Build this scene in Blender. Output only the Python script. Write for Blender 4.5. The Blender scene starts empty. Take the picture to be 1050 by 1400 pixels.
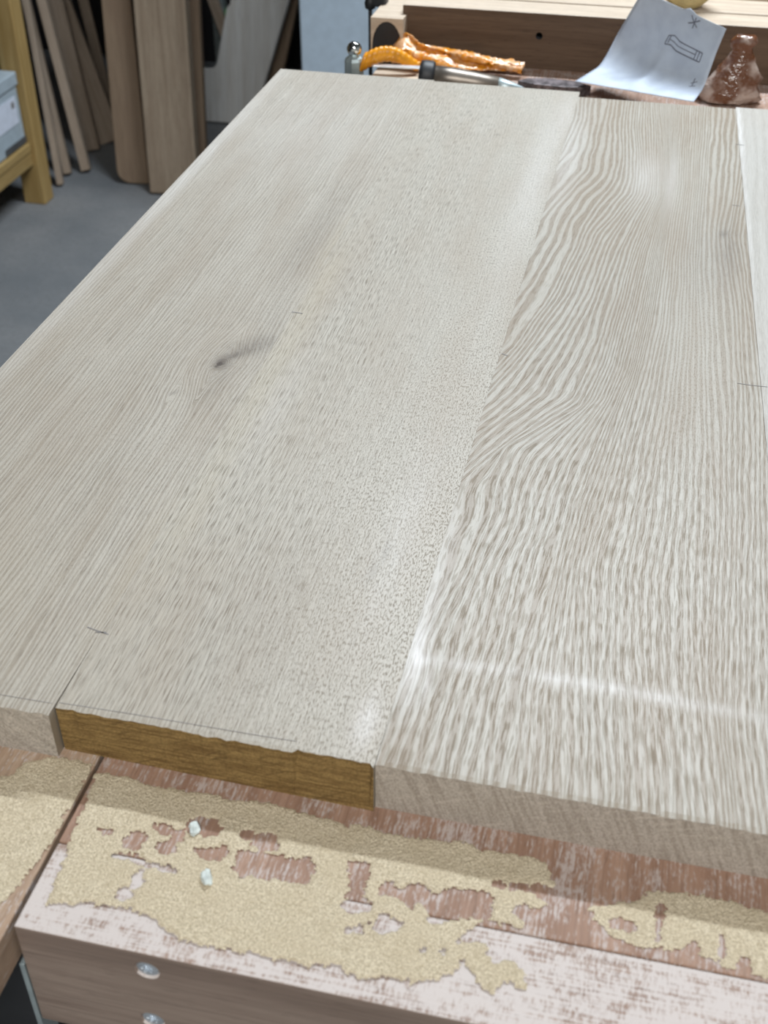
import bpy, bmesh, math, random
import numpy as np
from mathutils import Vector, Matrix

scene = bpy.context.scene
C = scene.collection
random.seed(7)

# ------------------------------------------------------------------ camera
PITCH, YAW, ROLL, FPX = 0.65037, -0.22453, 0.000825, 1664.98
CAM = Vector((0.0770, -0.3210, 1.28553))
cy_, sy_, cp_, sp_ = math.cos(YAW), math.sin(YAW), math.cos(PITCH), math.sin(PITCH)
fwd = Vector((sy_*cp_, cy_*cp_, -sp_))
right = Vector((cy_, -sy_, 0))
upv = right.cross(fwd)
r2 = math.cos(ROLL)*right + math.sin(ROLL)*upv
u2 = -math.sin(ROLL)*right + math.cos(ROLL)*upv
cam = bpy.data.cameras.new('camera')
cam.sensor_fit = 'VERTICAL'; cam.sensor_height = 36.0; cam.sensor_width = 27.0
cam.lens = FPX/1400*36.0
cam.clip_start = 0.02
cam.dof.use_dof = True; cam.dof.focus_distance = 0.71; cam.dof.aperture_fstop = 15.0
camo = bpy.data.objects.new('camera', cam); C.objects.link(camo)
m3 = Matrix((r2, u2, -fwd)).transposed()
camo.matrix_world = Matrix.Translation(CAM) @ m3.to_4x4()
scene.camera = camo

# ------------------------------------------------------------------ world, lamps, exposure
w = bpy.data.worlds.new('world'); scene.world = w; w.use_nodes = True
w.node_tree.nodes['Background'].inputs[0].default_value = (0.55, 0.62, 0.70, 1)
w.node_tree.nodes['Background'].inputs[1].default_value = 0.05
scene.view_settings.view_transform = 'Standard'
scene.view_settings.look = 'None'
scene.view_settings.exposure = 0.0
scene.view_settings.gamma = 1.0
scene.view_settings.use_curve_mapping = False

def area(name, loc, sx, sy, power, col):
    l = bpy.data.lights.new(name, 'AREA'); l.shape = 'RECTANGLE'; l.size = sx; l.size_y = sy
    l.energy = power; l.color = col
    o = bpy.data.objects.new(name, l); C.objects.link(o); o.location = loc
    return o
LAMPS = [((0.15, 1.79, 2.66), 1.25, 0.09, 72.0, (0.92, 1.0, 1.075)),
         ((0.35, -1.75, 2.99), 1.25, 0.09, 74.0, (1.0, 0.985, 0.955))]
for i, (loc, sx, sy, p, c) in enumerate(LAMPS):
    area('tube_light', loc, sx, sy, p, c)

# ------------------------------------------------------------------ node helpers
class NT:
    def __init__(s, name):
        s.m = bpy.data.materials.new(name); s.m.use_nodes = True
        s.t = s.m.node_tree; s.b = s.t.nodes['Principled BSDF']
    def n(s, typ, **kw):
        x = s.t.nodes.new(typ)
        for k, v in kw.items(): setattr(x, k, v)
        return x
    def put(s, sock, v):
        if isinstance(v, bpy.types.NodeSocket): s.t.links.new(v, sock)
        elif v is not None:
            if hasattr(sock.default_value, '__len__') and not hasattr(v, '__len__'): v = (v,)*len(sock.default_value)
            if hasattr(v, '__len__') and len(v) == 3 and len(sock.default_value) == 4: v = tuple(v)+(1,)
            sock.default_value = v
    def math(s, op, a, b=None, c=None, clamp=False):
        x = s.n('ShaderNodeMath', operation=op, use_clamp=clamp); s.put(x.inputs[0], a)
        if b is not None: s.put(x.inputs[1], b)
        if c is not None: s.put(x.inputs[2], c)
        return x.outputs[0]
    def vmul(s, v, k):
        x = s.n('ShaderNodeVectorMath', operation='MULTIPLY'); s.put(x.inputs[0], v); s.put(x.inputs[1], k); return x.outputs[0]
    def vadd(s, v, k):
        x = s.n('ShaderNodeVectorMath', operation='ADD'); s.put(x.inputs[0], v); s.put(x.inputs[1], k); return x.outputs[0]
    def noise(s, v, scale=1.0, detail=2.0, rough=0.5, color=False):
        x = s.n('ShaderNodeTexNoise'); s.put(x.inputs['Vector'], v); x.inputs['Scale'].default_value = scale
        x.inputs['Detail'].default_value = detail; x.inputs['Roughness'].default_value = rough
        return x.outputs['Color' if color else 'Fac']
    def voro(s, v, scale, feature='F1', out='Distance'):
        x = s.n('ShaderNodeTexVoronoi', feature=feature); s.put(x.inputs['Vector'], v); x.inputs['Scale'].default_value = scale
        return x.outputs[out]
    def ramp(s, f, lo, hi, a=0.0, b=1.0):
        x = s.n('ShaderNodeMapRange', interpolation_type='SMOOTHSTEP'); s.put(x.inputs[0], f)
        x.inputs[1].default_value = lo; x.inputs[2].default_value = hi; x.inputs[3].default_value = a; x.inputs[4].default_value = b
        return x.outputs[0]
    def mix(s, f, a, b, mode='MIX'):
        x = s.n('ShaderNodeMix', data_type='RGBA', blend_type=mode); s.put(x.inputs[0], f); s.put(x.inputs[6], a); s.put(x.inputs[7], b)
        return x.outputs[2]
    def attr(s, name):
        x = s.n('ShaderNodeAttribute', attribute_name=name); return x
    def sep(s, v):
        x = s.n('ShaderNodeSeparateXYZ'); s.put(x.inputs[0], v); return x.outputs
    def obj(s): return s.n('ShaderNodeTexCoord').outputs['Object']
    def set(s, col=None, rough=None, spec=None, metal=None, **kw):
        if col is not None: s.put(s.b.inputs['Base Color'], col)
        if rough is not None: s.put(s.b.inputs['Roughness'], rough)
        if spec is not None: s.put(s.b.inputs['Specular IOR Level'], spec)
        if metal is not None: s.put(s.b.inputs['Metallic'], metal)
        for k, v in kw.items(): s.put(s.b.inputs[k.replace('_', ' ')], v)
        return s.m
    def bump(s, h, strength=0.3, dist=0.001):
        x = s.n('ShaderNodeBump'); s.put(x.inputs['Height'], h); x.inputs['Strength'].default_value = strength
        x.inputs['Distance'].default_value = dist; s.t.links.new(x.outputs[0], s.b.inputs['Normal'])

def oak_top(name, light, dark, ringk, ring_amt, pore_amt, fib_amt, thr=.52):
    """planed oak seen on the face; the vertex attribute 'grain' carries the flow of the year rings in mm"""
    s = NT(name)
    g = s.attr('grain').outputs['Vector']; tone = s.sep(s.attr('tone').outputs['Vector'])
    gx, gy, gz = s.sep(g)
    def coord(kx, ky, off, kv=None):
        x = s.n('ShaderNodeCombineXYZ'); s.put(x.inputs[0], s.math('MULTIPLY', gx, kx)); s.put(x.inputs[1], s.math('MULTIPLY', gy, ky)); x.inputs[2].default_value = off
        return x.outputs[0]
    wob = s.math('MULTIPLY', s.math('SUBTRACT', s.noise(coord(.20, .018, 9.), 1, 1.2), .5), 2.6)
    gx = s.math('ADD', gx, wob)
    ragged = s.noise(coord(1.2, .036, 2.), 1, 2)
    wide = s.noise(coord(.13, .006, 1.), 1, 2)
    ph = s.math('MULTIPLY', s.math('ADD', gx, s.math('MULTIPLY', wide, 5.0)), ringk*2*math.pi)
    wave = s.math('ADD', s.math('MULTIPLY', s.math('SINE', ph), .5), .5)
    wave = s.math('ADD', wave, s.math('MULTIPLY', s.math('SUBTRACT', ragged, .5), .65))
    wave = s.math('ADD', wave, s.math('MULTIPLY', s.math('SUBTRACT', wide, .5), .9))
    ring = s.math('MULTIPLY', s.ramp(wave, thr-.26, thr+.30), s.math('SUBTRACT', 1.0, s.math('MULTIPLY', gz, .55)))
    long_p = s.ramp(s.noise(coord(2.2, .085, 3.), 1, 1.0, .5), .47, .65)
    short_p = s.ramp(s.noise(coord(1.45, .40, 5.), 1, 1.0, .5), .48, .64)
    pore = s.n('ShaderNodeMix', data_type='FLOAT'); s.put(pore.inputs[0], gz); s.put(pore.inputs[2], long_p); s.put(pore.inputs[3], short_p)
    pore = pore.outputs[0]
    fib = s.noise(coord(3.2, .05, 6.), 1, 2, .65)
    blot = s.noise(coord(.035, .008, 7.), 1, 3)
    col = s.mix(s.math('MULTIPLY', ring, ring_amt, clamp=True), light, dark)
    k = s.math('MULTIPLY', pore, s.math('ADD', s.math('MULTIPLY', ring, .30), pore_amt), clamp=True)
    col = s.mix(k, col, (dark[0]*.48, dark[1]*.47, dark[2]*.46))
    col = s.mix(fib_amt, col, s.mix(s.ramp(fib, .3, .7), [c*.60 for c in light], [min(1, c*1.12) for c in light]))
    col = s.mix(s.ramp(blot, .35, .7, 0, .25), col, (dark[0]*1.12, dark[1]*1.05, dark[2]*1.0))
    # grey brown knot wood, pale residue and painted-in sheen, yellow sapwood: patches with their own shapes
    mott = s.ramp(s.noise(coord(.5, .10, 8.), 1, 3), .25, .7, .5, 1.0)
    col = s.mix(s.math('MULTIPLY', tone[0], mott, clamp=True), col, (.085, .065, .052))
    col = s.mix(s.math('MULTIPLY', tone[2], .26, clamp=True), col, (.54, .47, .33))
    col = s.mix(s.math('MULTIPLY', tone[1], s.ramp(ragged, .3, .7, .45, 1.0), clamp=True), col, (.82, .81, .80))
    h = s.math('SUBTRACT', s.math('MULTIPLY', fib, .25), s.math('ADD', pore, s.math('MULTIPLY', ring, .3)))
    s.bump(h, .35, .00018)
    return s.set(col, s.ramp(pore, 0, 1, .43, .7), .5)

def oak_end(name, a, b, ang, yellow=False):
    s = NT(name); o = s.vmul(s.obj(), 1000.0)
    r = s.n('ShaderNodeVectorRotate', rotation_type='Y_AXIS'); s.put(r.inputs['Vector'], o); r.inputs['Angle'].default_value = ang
    v = r.outputs[0]
    if yellow:
        ln = s.noise(s.vmul(o, (.045, .1, .85)), 1, 4, .6); col = s.mix(s.ramp(ln, .36, .66), a, b)
        diag = s.noise(s.vmul(v, (.05, .1, .6)), 1, 3); col = s.mix(s.ramp(diag, .56, .7, 0, .6), col, [c*.55 for c in b])
    else:
        ln = s.noise(s.vmul(v, (.42, .05, .03)), 1, 2.5, .6); col = s.mix(s.ramp(ln, .40, .66, 0, .75), a, b)
        saw = s.noise(s.vmul(v, (.05, .05, .5)), 1, 3); col = s.mix(s.ramp(saw, .5, .7, 0, .35), col, [min(1, c*1.35) for c in a])
    sp = s.noise(o, .9, 3, .75); col = s.mix(s.ramp(sp, .3, .62, .55, 0), col, [c*.45 for c in b])
    s.bump(s.math('ADD', sp, ln), .45, .0004)
    return s.set(col, .75, .3)

def plain_wood(name, a, b, along='Y', k=1.0, rough=.55, fleck=.4, dust=0.0, dustcol=(.62, .58, .57)):
    """plain sawn wood with object coordinates; grain runs along one axis"""
    s = NT(name); o = s.vmul(s.obj(), 1000.0*k)
    st = {'X': (.035, 1, 1), 'Y': (1, .035, 1), 'Z': (1, 1, .035)}[along]
    v = s.vmul(o, st)
    wv = s.vadd(v, s.vmul(s.noise(s.vmul(o, .012), 1, 2, color=True), (9., 9., 9.)))
    n1 = s.noise(s.vmul(wv, .13), 1, 4, .6); n2 = s.noise(s.vmul(v, .75), 1, 2)
    fl = s.noise(s.vmul(o, tuple(x*(3.2 if x < .5 else .9) for x in st)), 1, 1.5)
    col = s.mix(s.ramp(n1, .33, .68), a, b)
    col = s.mix(s.ramp(n2, .4, .75, 0, .45), col, [c*.7 for c in b])
    col = s.mix(s.ramp(fl, .58, .7, 0, fleck), col, [c*.42 for c in b])
    h = n2
    if dust:
        d1 = s.noise(s.vmul(o, (.07, .07, .07)), 1, 3, .6); d2 = s.noise(s.vmul(v, .8), 1, 3, .6); d3 = s.noise(s.vmul(o, (.9, .28, .8)), 1, 3, .7)
        d = s.math('ADD', s.math('MULTIPLY', d1, .35), s.math('ADD', s.math('MULTIPLY', d2, .35), s.math('MULTIPLY', d3, .45)))
        col = s.mix(s.ramp(d, .66-dust*.3, .80-dust*.3, 0, .92), col, dustcol)
        h = s.math('ADD', n2, d2)
    s.bump(h, .3, .0004)
    return s.set(col, rough, .4)

def simple(name, col, rough=.5, metal=0., spec=.5, var=.15, scale=60., **kw):
    s = NT(name); n = s.noise(s.obj(), scale, 3)
    s.bump(n, .12, .001)
    return s.set(s.mix(s.ramp(n, .3, .7), [c*(1-var) for c in col], [min(1, c*(1+var)) for c in col]), rough, spec, metal, **kw)

# ------------------------------------------------------------------ mesh helpers
def link(name, me, parent=None, mats=(), smooth=False):
    o = bpy.data.objects.new(name, me); C.objects.link(o)
    for m in mats: me.materials.append(m)
    if smooth:
        for p in me.polygons: p.use_smooth = True
    if parent: o.parent = parent
    return o
def raw(name, vs, fs, mats=(), parent=None, smooth=False):
    me = bpy.data.meshes.new(name); me.from_pydata([tuple(v) for v in vs], [], fs); me.update()
    bm = bmesh.new(); bm.from_mesh(me); bmesh.ops.recalc_face_normals(bm, faces=bm.faces); bm.to_mesh(me); bm.free()
    return link(name, me, parent, mats, smooth)
def box(name, c0, c1, mat, parent=None, bev=.001, seg=2):
    bm = bmesh.new(); bmesh.ops.create_cube(bm, size=1)
    for v in bm.verts:
        for i in range(3): v.co[i] = c0[i] if v.co[i] < 0 else c1[i]
    if bev: bmesh.ops.bevel(bm, geom=bm.edges[:], offset=bev, segments=seg, affect='EDGES', profile=.5)
    me = bpy.data.meshes.new(name); bm.to_mesh(me); bm.free()
    return link(name, me, parent, (mat,))
def prism(name, poly, z0, z1, mat, parent=None, bev=0., M=None):
    """poly in local XY, extruded in local Z"""
    bm = bmesh.new(); f = bm.faces.new([bm.verts.new((x, y, z0)) for x, y in poly])
    r = bmesh.ops.extrude_face_region(bm, geom=[f])
    for v in r['geom']:
        if isinstance(v, bmesh.types.BMVert): v.co.z = z1
    bmesh.ops.recalc_face_normals(bm, faces=bm.faces)
    if bev: bmesh.ops.bevel(bm, geom=bm.edges[:], offset=bev, segments=2, affect='EDGES', profile=.5)
    if M is not None: bmesh.ops.transform(bm, matrix=M, verts=bm.verts)
    me = bpy.data.meshes.new(name); bm.to_mesh(me); bm.free()
    return link(name, me, parent, (mat,))
def lathe(name, prof, mat, parent=None, n=24, M=None, smooth=True):
    """prof: list of (r, z)"""
    vs, fs = [], []
    for r, z in prof:
        for k in range(n):
            a = 2*math.pi*k/n; vs.append(Vector((r*math.cos(a), r*math.sin(a), z)))
    for i in range(len(prof)-1):
        for k in range(n): fs.append((i*n+k, i*n+(k+1) % n, (i+1)*n+(k+1) % n, (i+1)*n+k))
    fs.append(tuple(range(n))); fs.append(tuple(range((len(prof)-1)*n, len(prof)*n)))
    if M is not None: vs = [M @ v for v in vs]
    o = raw(name, vs, fs, (mat,), parent, smooth)
    return o
def frame_to(p, z, up=Vector((0, 0, 1))):
    """matrix placing local Z along direction z at p"""
    z = Vector(z).normalized(); x = up.cross(z)
    if x.length < 1e-4: x = Vector((1, 0, 0))
    x.normalize(); y = z.cross(x)
    return Matrix.Translation(Vector(p)) @ Matrix((x, y, z)).transposed().to_4x4()
def empty(name, loc, label=None, cat=None, group=None):
    o = bpy.data.objects.new(name, None); C.objects.link(o); o.location = loc; o.empty_display_size = .02
    if label: tag(o, label, cat, group)
    return o
def tag(o, label, cat, group=None):
    o['label'] = label; o['category'] = cat
    if group: o['group'] = group
    return o
def struct(o): o['kind'] = 'structure'; return o

def vnoise(x, y, seed=0):
    """smooth value noise on numpy arrays, 0..1"""
    xi, yi = np.floor(x), np.floor(y); fx, fy = x-xi, y-yi
    fx = fx*fx*(3-2*fx); fy = fy*fy*(3-2*fy)
    def h(a, b):
        v = np.sin(a*127.1+b*311.7+seed*74.7)*43758.5453; return v-np.floor(v)
    return (h(xi, yi)*(1-fx)+h(xi+1, yi)*fx)*(1-fy)+(h(xi, yi+1)*(1-fx)+h(xi+1, yi+1)*fx)*fy
def fbm(x, y, seed=0):
    return .55*vnoise(x, y, seed)+.28*vnoise(x*2.1, y*2.1, seed+1)+.17*vnoise(x*4.3, y*4.3, seed+2)

# ------------------------------------------------------------------ materials
M_beech = plain_wood('beech_dusty', (.40, .255, .185), (.30, .18, .125), 'Y', 1.0, .6, .3, dust=.36, dustcol=(.52, .45, .42))
M_cap = plain_wood('beech_cap', (.40, .30, .25), (.31, .21, .165), 'X', 1.0, .6, .45, dust=.68, dustcol=(.64, .585, .56))
M_capface = plain_wood('beech_cap_face_shaded', (.30, .235, .195), (.22, .165, .135), 'X', .8, .55, .2)  # darker beech copy, shade of the front face put into the colour
M_sideb = plain_wood('beech_side', (.50, .37, .27), (.38, .26, .18), 'Y', 1.0, .6, .3, dust=.2)
M_beechpale = plain_wood('beech_pale', (.66, .55, .43), (.56, .45, .34), 'X', 1., .5, .3)
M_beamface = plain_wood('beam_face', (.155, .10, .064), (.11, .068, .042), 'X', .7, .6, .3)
M_pine = plain_wood('pine_shelf', (.46, .32, .13), (.37, .24, .085), 'Z', .6, .6, .1)
M_lath = plain_wood('lath', (.42, .335, .26), (.32, .245, .18), 'Z', .6, .7, .2)
M_stock = plain_wood('stock_board', (.44, .35, .26), (.33, .25, .18), 'Z', .5, .7, .3)
M_stock2 = plain_wood('stock_board_plain', (.33, .24, .165), (.27, .19, .13), 'Z', .5, .7, .1)
M_palebd = plain_wood('pale_board', (.80, .81, .80), (.68, .67, .64), 'Z', .35, .6, .1)

def sawdust_mat():
    s = NT('sawdust'); o = s.vmul(s.obj(), 1000.)
    g = s.noise(o, 1.15, 3, .75); g2 = s.voro(o, 1.3); big = s.noise(o, .06, 3)
    col = s.mix(s.ramp(g, .32, .68), (.47, .39, .265), (.84, .745, .565))
    col = s.mix(s.ramp(big, .35, .7, 0, .35), col, (.60, .505, .35))
    s.bump(s.math('ADD', g, g2), .8, .0007)
    return s.set(col, .95, .1)
M_dust = sawdust_mat()
M_steel = simple('steel_dark', (.20, .205, .21), .35, .9)
M_zinc = simple('zinc_screw', (.72, .78, .84), .38, .85)
M_chrome = simple('chrome', (.75, .8, .8), .08, 1.0)
M_black = simple('black_plastic_and_shade', (.02, .022, .026), .5)  # black parts; also stands in for shade in hole, arch and bench gap
M_bluewhite = simple('painted_white', (.47, .57, .67), .45, var=.04)
M_greymetal = simple('grey_metal', (.42, .50, .52), .4, .5)
M_orange = simple('orange_plastic', (.85, .33, .015), .3, var=.25, scale=120.)
M_paper = None
M_glue = simple('glue', (.62, .68, .66), .2, var=.2, scale=300)
M_pencil = simple('pencil', (.22, .21, .21), .6)

# ------------------------------------------------------------------ room
ZF = 0.0; RX0, RX1, RY0, RY1, RZ = -2.05, 2.4, -2.9, 3.65, 3.1
def floor_mat():
    s = NT('concrete'); o = s.obj(); n = s.noise(o, 2.2, 5, .6); f = s.noise(o, 90, 3, .7)
    col = s.mix(s.ramp(n, .3, .7), (.15, .165, .178), (.24, .245, .25))
    col = s.mix(s.ramp(f, .4, .75, 0, .35), col, (.12, .12, .12)); s.bump(f, .2, .002)
    return s.set(col, .75, .3)
def wall_mat(name, c):
    s = NT(name); o = s.obj(); n = s.noise(o, 3, 5, .6); f = s.noise(o, 120, 2)
    s.bump(f, .15, .002); return s.set(s.mix(s.ramp(n, .3, .7), [x*.85 for x in c], c), .85, .2)
M_floor = floor_mat(); M_wall = wall_mat('plaster', (.42, .42, .41)); M_wshade = wall_mat('wall_painted_shade', (.035, .033, .034))  # left and back walls coloured near black for the corner's shadow
struct(box('floor', (RX0-.1, RY0-.1, -.1), (RX1+.1, RY1+.1, 0), M_floor, bev=0))
struct(box('ceiling', (RX0-.1, RY0-.1, RZ), (RX1+.1, RY1+.1, RZ+.1), M_wall, bev=0))
struct(box('wall_left', (RX0-.1, RY0, 0), (RX0, RY1, RZ), M_wshade, bev=0))
struct(box('wall_right', (RX1, RY0, 0), (RX1+.1, RY1, RZ), M_wall, bev=0))
struct(box('wall_back', (RX0-.1, RY1, 0), (RX1+.1, RY1+.1, RZ), M_wshade, bev=0))
struct(box('wall_front', (RX0-.1, RY0-.1, 0), (RX1+.1, RY0, RZ), M_wall, bev=0))

M_house = simple('lamp_housing', (.7, .7, .7), .5)
for (loc, sx, sy, p, c), lab in zip(LAMPS, ('white ceiling tube light fixture above the far end of the bench', 'white ceiling tube light fixture behind the viewer')):
    t = empty('ceiling_lamp', (loc[0], loc[1], RZ), lab, 'lamp')
    dz = loc[2]-RZ
    h = box('housing', (-sx/2-.03, -.07, dz+.004), (sx/2+.03, .07, dz+.07), M_house, t, .006)
    for xx in (-sx/2+.1, sx/2-.1): lathe('hanger', [(.004, dz+.06), (.004, 0)], M_house, t, 10, Matrix.Translation((xx, 0, 0)))

# ------------------------------------------------------------------ workbench
BZ = 0.8797; PT = 0.0263; TOP = BZ+PT
bench = empty('workbench', (0, .5, 0), 'beech workbench covered in sawdust under the oak panel', 'workbench')
BX0, BX1, BY0, BY1, XG = -.222, .50, -.086, 1.30, -.1222
def under(o, parent, base=Vector((0, .5, 0))):
    o.parent = parent; o.location = -base; return o
CAPY = -.046
slab = under(box('top_slab', (XG+.0009, CAPY+.0002, BZ-.06), (BX1, BY1, BZ), M_beech, bev=.0006), bench)
# end cap with two countersunk holes
cap = box('end_cap', (XG+.0009, BY0, BZ-.065), (BX1, CAPY-.0002, BZ-.0002), M_cap, bev=.0008)
cap.data.materials.append(M_capface)
cuts = []
for zz, xx in ((.8685, -.0685), (.833, -.0705)):
    cc = lathe('cut', [(.0052, -.004), (.0052, .0045)], M_cap, n=32, M=frame_to((xx, BY0, zz), (0, 1, 0)))
    md = cap.modifiers.new('b', 'BOOLEAN'); md.operation = 'DIFFERENCE'; md.object = cc; md.solver = 'EXACT'; cuts.append(cc)
dg = bpy.context.evaluated_depsgraph_get()
me2 = bpy.data.meshes.new_from_object(cap.evaluated_get(dg)); cap.modifiers.clear(); cap.data = me2
for c in cuts: bpy.data.objects.remove(c)
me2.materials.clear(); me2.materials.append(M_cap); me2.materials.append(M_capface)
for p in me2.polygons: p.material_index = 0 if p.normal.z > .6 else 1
under(cap, bench)
for zz, xx in ((.8685, -.0685), (.833, -.0705)):
    Mx = frame_to((xx, BY0+.0008, zz), (0, 1, 0))
    vs, fs, nn = [], [], 48     # pan head with a six-lobed recess
    for r_, z_, st in [(.0011, .0014, .2), (.0019, .0013, .28), (.0022, .0001, .26), (.0029, -.0002, .0), (.0042, -.0001, 0), (.0049, .0006, 0), (.0050, .0011, 0), (.0030, .004, 0), (.0020, .018, 0)]:
        for k in range(nn):
            a = 2*math.pi*k/nn; q = r_*(1+st*math.cos(6*a)); vs.append(Mx @ Vector((q*math.cos(a), q*math.sin(a), z_)))
    for i in range(8):
        for k in range(nn): fs.append((i*nn+k, i*nn+(k+1) % nn, (i+1)*nn+(k+1) % nn, (i+1)*nn+k))
    fs += [tuple(range(nn)), tuple(range(8*nn, 9*nn))]
    raw('screw', vs, fs, (M_zinc,), cap)
# side board left of the saw-kerf gap, runs out towards the viewer
sideb = under(box('side_board', (BX0-.06, -.17, BZ-.023), (XG-.0009, .60, BZ), M_sideb, bev=.0008), bench)
sideb2 = under(box('side_board', (BX0, .602, BZ-.04), (XG-.0009, BY1, BZ), M_beechpale, bev=.001), bench)
under(box('guide_plate', (XG+.0012, BY0+.002, BZ-.085), (XG+.0035, BY0+.012, BZ-.026), M_greymetal, bev=.0004), bench).location += Vector((-.003, -.0022, 0))
under(box('gap_shade_box', (BX0-.05, -.078, .50), (XG-.003, .20, BZ-.0235), M_black, bev=.002), bench)  # black box added to darken the gap under the side board
under(box('side_apron', (XG+.004, -.04, .50), (XG+.02, .9, BZ-.061), M_black, bev=.001), bench)
M_leg = plain_wood('beech_leg', (.36, .25, .17), (.28, .18, .12), 'Z', .6, .6, .3)
for lx in (-.19, .40):
    for ly in (.06, 1.15):
        under(box('leg', (lx, ly, 0), (lx+.08, ly+.08, BZ-.06), M_leg, bev=.004), bench)
for ly in (.075, 1.165):
    under(box('stretcher', (-.11, ly, .15), (.40, ly+.05, .25), M_leg, bev=.003), bench)

# ------------------------------------------------------------------ sawdust on the bench
def inpoly(x, y, poly):
    r = np.zeros(x.shape, bool); n = len(poly)
    for i in range(n):
        x0, y0 = poly[i]; x1, y1 = poly[(i+1) % n]
        if y0 == y1: continue
        r ^= ((y0 > y) != (y1 > y)) & (x < (x1-x0)*(y-y0)/(y1-y0)+x0)
    return r
P_main = [(-121,-9),(-109,-8),(-98,-10),(-83,-10),(-66,-9),(-60,-10),(-48,-8),(-33,-9),(-13,-12),(-3,-11),(11,-12),(18,-12),(30,-11),(42,-9),(46,-12),(63,-11),(72,-12),(79,-22),(70,-24),(58,-25),(52,-26),(55,-28),(70,-27),(77,-32),(74,-34),(67,-34),(63,-38),(66,-39),(70,-41),(68,-45),(64,-44),(54,-44),(50,-48),(54,-52),(56,-56),(59,-61),(66,-58),(72,-61),(72,-70),(65,-67),(61,-74),(54,-72),(48,-68),(41,-71),(32,-76),(20,-75),(13,-79),(4,-75),(-6,-77),(-16,-78),(-28,-77),(-34,-78),(-58,-78),(-73,-71),(-83,-70),(-99,-71),(-114,-75),(-115,-62),(-115,-55),(-117,-45)]
P_holes = [[(-4,-29),(5,-29),(4,-43),(11,-47),(9,-50),(-2,-52),(0,-44)],
 [(10,-38),(15,-34),(18,-39),(23,-34),(29,-34),(33,-37),(38,-33),(53,-31),(56,-42),(47,-44),(39,-47),(36,-51),(32,-47),(28,-41),(23,-47),(22,-42),(12,-42)],
 [(11,-55),(15,-49),(23,-52),(21,-56),(14,-58)], [(2,-59),(8,-56),(10,-59),(4,-61)], [(44,-55),(50,-47),(57,-47),(58,-51),(51,-54)],
 [(31,-62),(32,-60),(34,-61),(32,-63)], [(39,-61),(40,-59),(42,-60),(41,-62)], [(47,-63),(53,-67),(59,-75),(57,-77),(49,-72)],
 [(-49,-35),(-41,-33),(-17,-32),(-17,-43),(-38,-44),(-47,-45)]]
P_ell = [(-91,-39,4,4),(-81,-31,6,2),(-77,-39,4,3),(-66,-26,7,4),(-47,-26,3,2),(-39,-28,5,4),(-60,-39,6,2),(-55,-36,4,2),(-105,-37,3,1.6),(-75,-33,2,4),
         (-90,-47,7,1.2),(-78,-49,9,1.3),(-83,-56,2,4),(-85,-64,3,3)]
P_right = [(100,-40),(113,-42),(129,-40),(138,-42),(149,-44),(158,-46),(171,-45),(200,-43),(230,-45),(262,-38),(300,-30),(290,-20),(240,-11),(200,-12),(172,-13),(159,-15),(133,-13),(112,-16),(109,-22),(90,-29),(95,-35)]
P_left = [(-300,-60),(-262,-38),(-225,-26),(-200,-20),(-177,-15),(-159,-12),(-143,-5),(-123.5,-4),(-123.3,-19),(-123.6,-50),(-127,-68),(-131,-85),(-136,-112),(-150,-128),(-180,-133),(-230,-122),(-280,-140),(-300,-120)]
def dust(name, polys, holes, ells, x0, x1, y0, y1, z, label, thick, seed):
    st = .55
    xs = np.arange(x0, x1, st); ys = np.arange(y0, y1, st); X, Y = np.meshgrid(xs, ys)
    jx = (fbm(X/2.6, Y/2.6, seed)-.5)*3.6; jy = (fbm(X/2.6, Y/2.6, seed+5)-.5)*3.6
    A, Bq = X+jx, Y+jy
    m = np.zeros(X.shape, bool)
    for p in polys: m |= inpoly(A, Bq, p)
    for p in holes: m &= ~inpoly(A, Bq, p)
    for cx, cy, rx, ry in ells: m &= ~((((A-cx)/rx)**2+((Bq-cy)/ry)**2) < 1.1)
    b = m.astype(float)
    for _ in range(5):
        p_ = np.pad(b, 1, mode='edge'); b = (p_[1:-1, 1:-1]*2+p_[:-2, 1:-1]+p_[2:, 1:-1]+p_[1:-1, :-2]+p_[1:-1, 2:])/6
    m = (b+(vnoise(X/1.15, Y/1.15, seed+31)-.5)*.95) > .5          # crumbly rim with loose islands
    f = m.astype(float); b = f.copy()
    for _ in range(7):
        p_ = np.pad(b, 1, mode='edge'); b = (p_[1:-1, 1:-1]*2+p_[:-2, 1:-1]+p_[2:, 1:-1]+p_[1:-1, :-2]+p_[1:-1, 2:])/6
    e = np.clip((b-.35)/.65, 0, 1)
    H = e*(thick*(.55+.7*fbm(X/11, Y/11, seed+3))+.22*vnoise(X/1.1, Y/1.1, seed+4))+.03
    idx = -np.ones(X.shape, int); vs = []; fs = []
    quad = m[:-1, :-1] & m[1:, :-1] & m[:-1, 1:] & m[1:, 1:]
    use = np.zeros(X.shape, bool)
    use[:-1, :-1] |= quad; use[1:, :-1] |= quad; use[:-1, 1:] |= quad; use[1:, 1:] |= quad
    idx[use] = np.arange(use.sum())
    V = np.stack([X[use]/1000, Y[use]/1000, z+H[use]/1000], 1)
    q = np.argwhere(quad)
    F = np.stack([idx[q[:, 0], q[:, 1]], idx[q[:, 0], q[:, 1]+1], idx[q[:, 0]+1, q[:, 1]+1], idx[q[:, 0]+1, q[:, 1]]], 1)
    me = bpy.data.meshes.new(name); me.from_pydata(V.tolist(), [], F.tolist()); me.update()
    o = link(name, me, None, (M_dust,), True)
    o['kind'] = 'stuff'; tag(o, label, 'sawdust'); return o
dust('sawdust', [P_main], P_holes, P_ell, -121, 85, -85, -4, BZ, 'large tan sawdust layer with bare spots on the bench end below the middle board', .9, 1)
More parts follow.
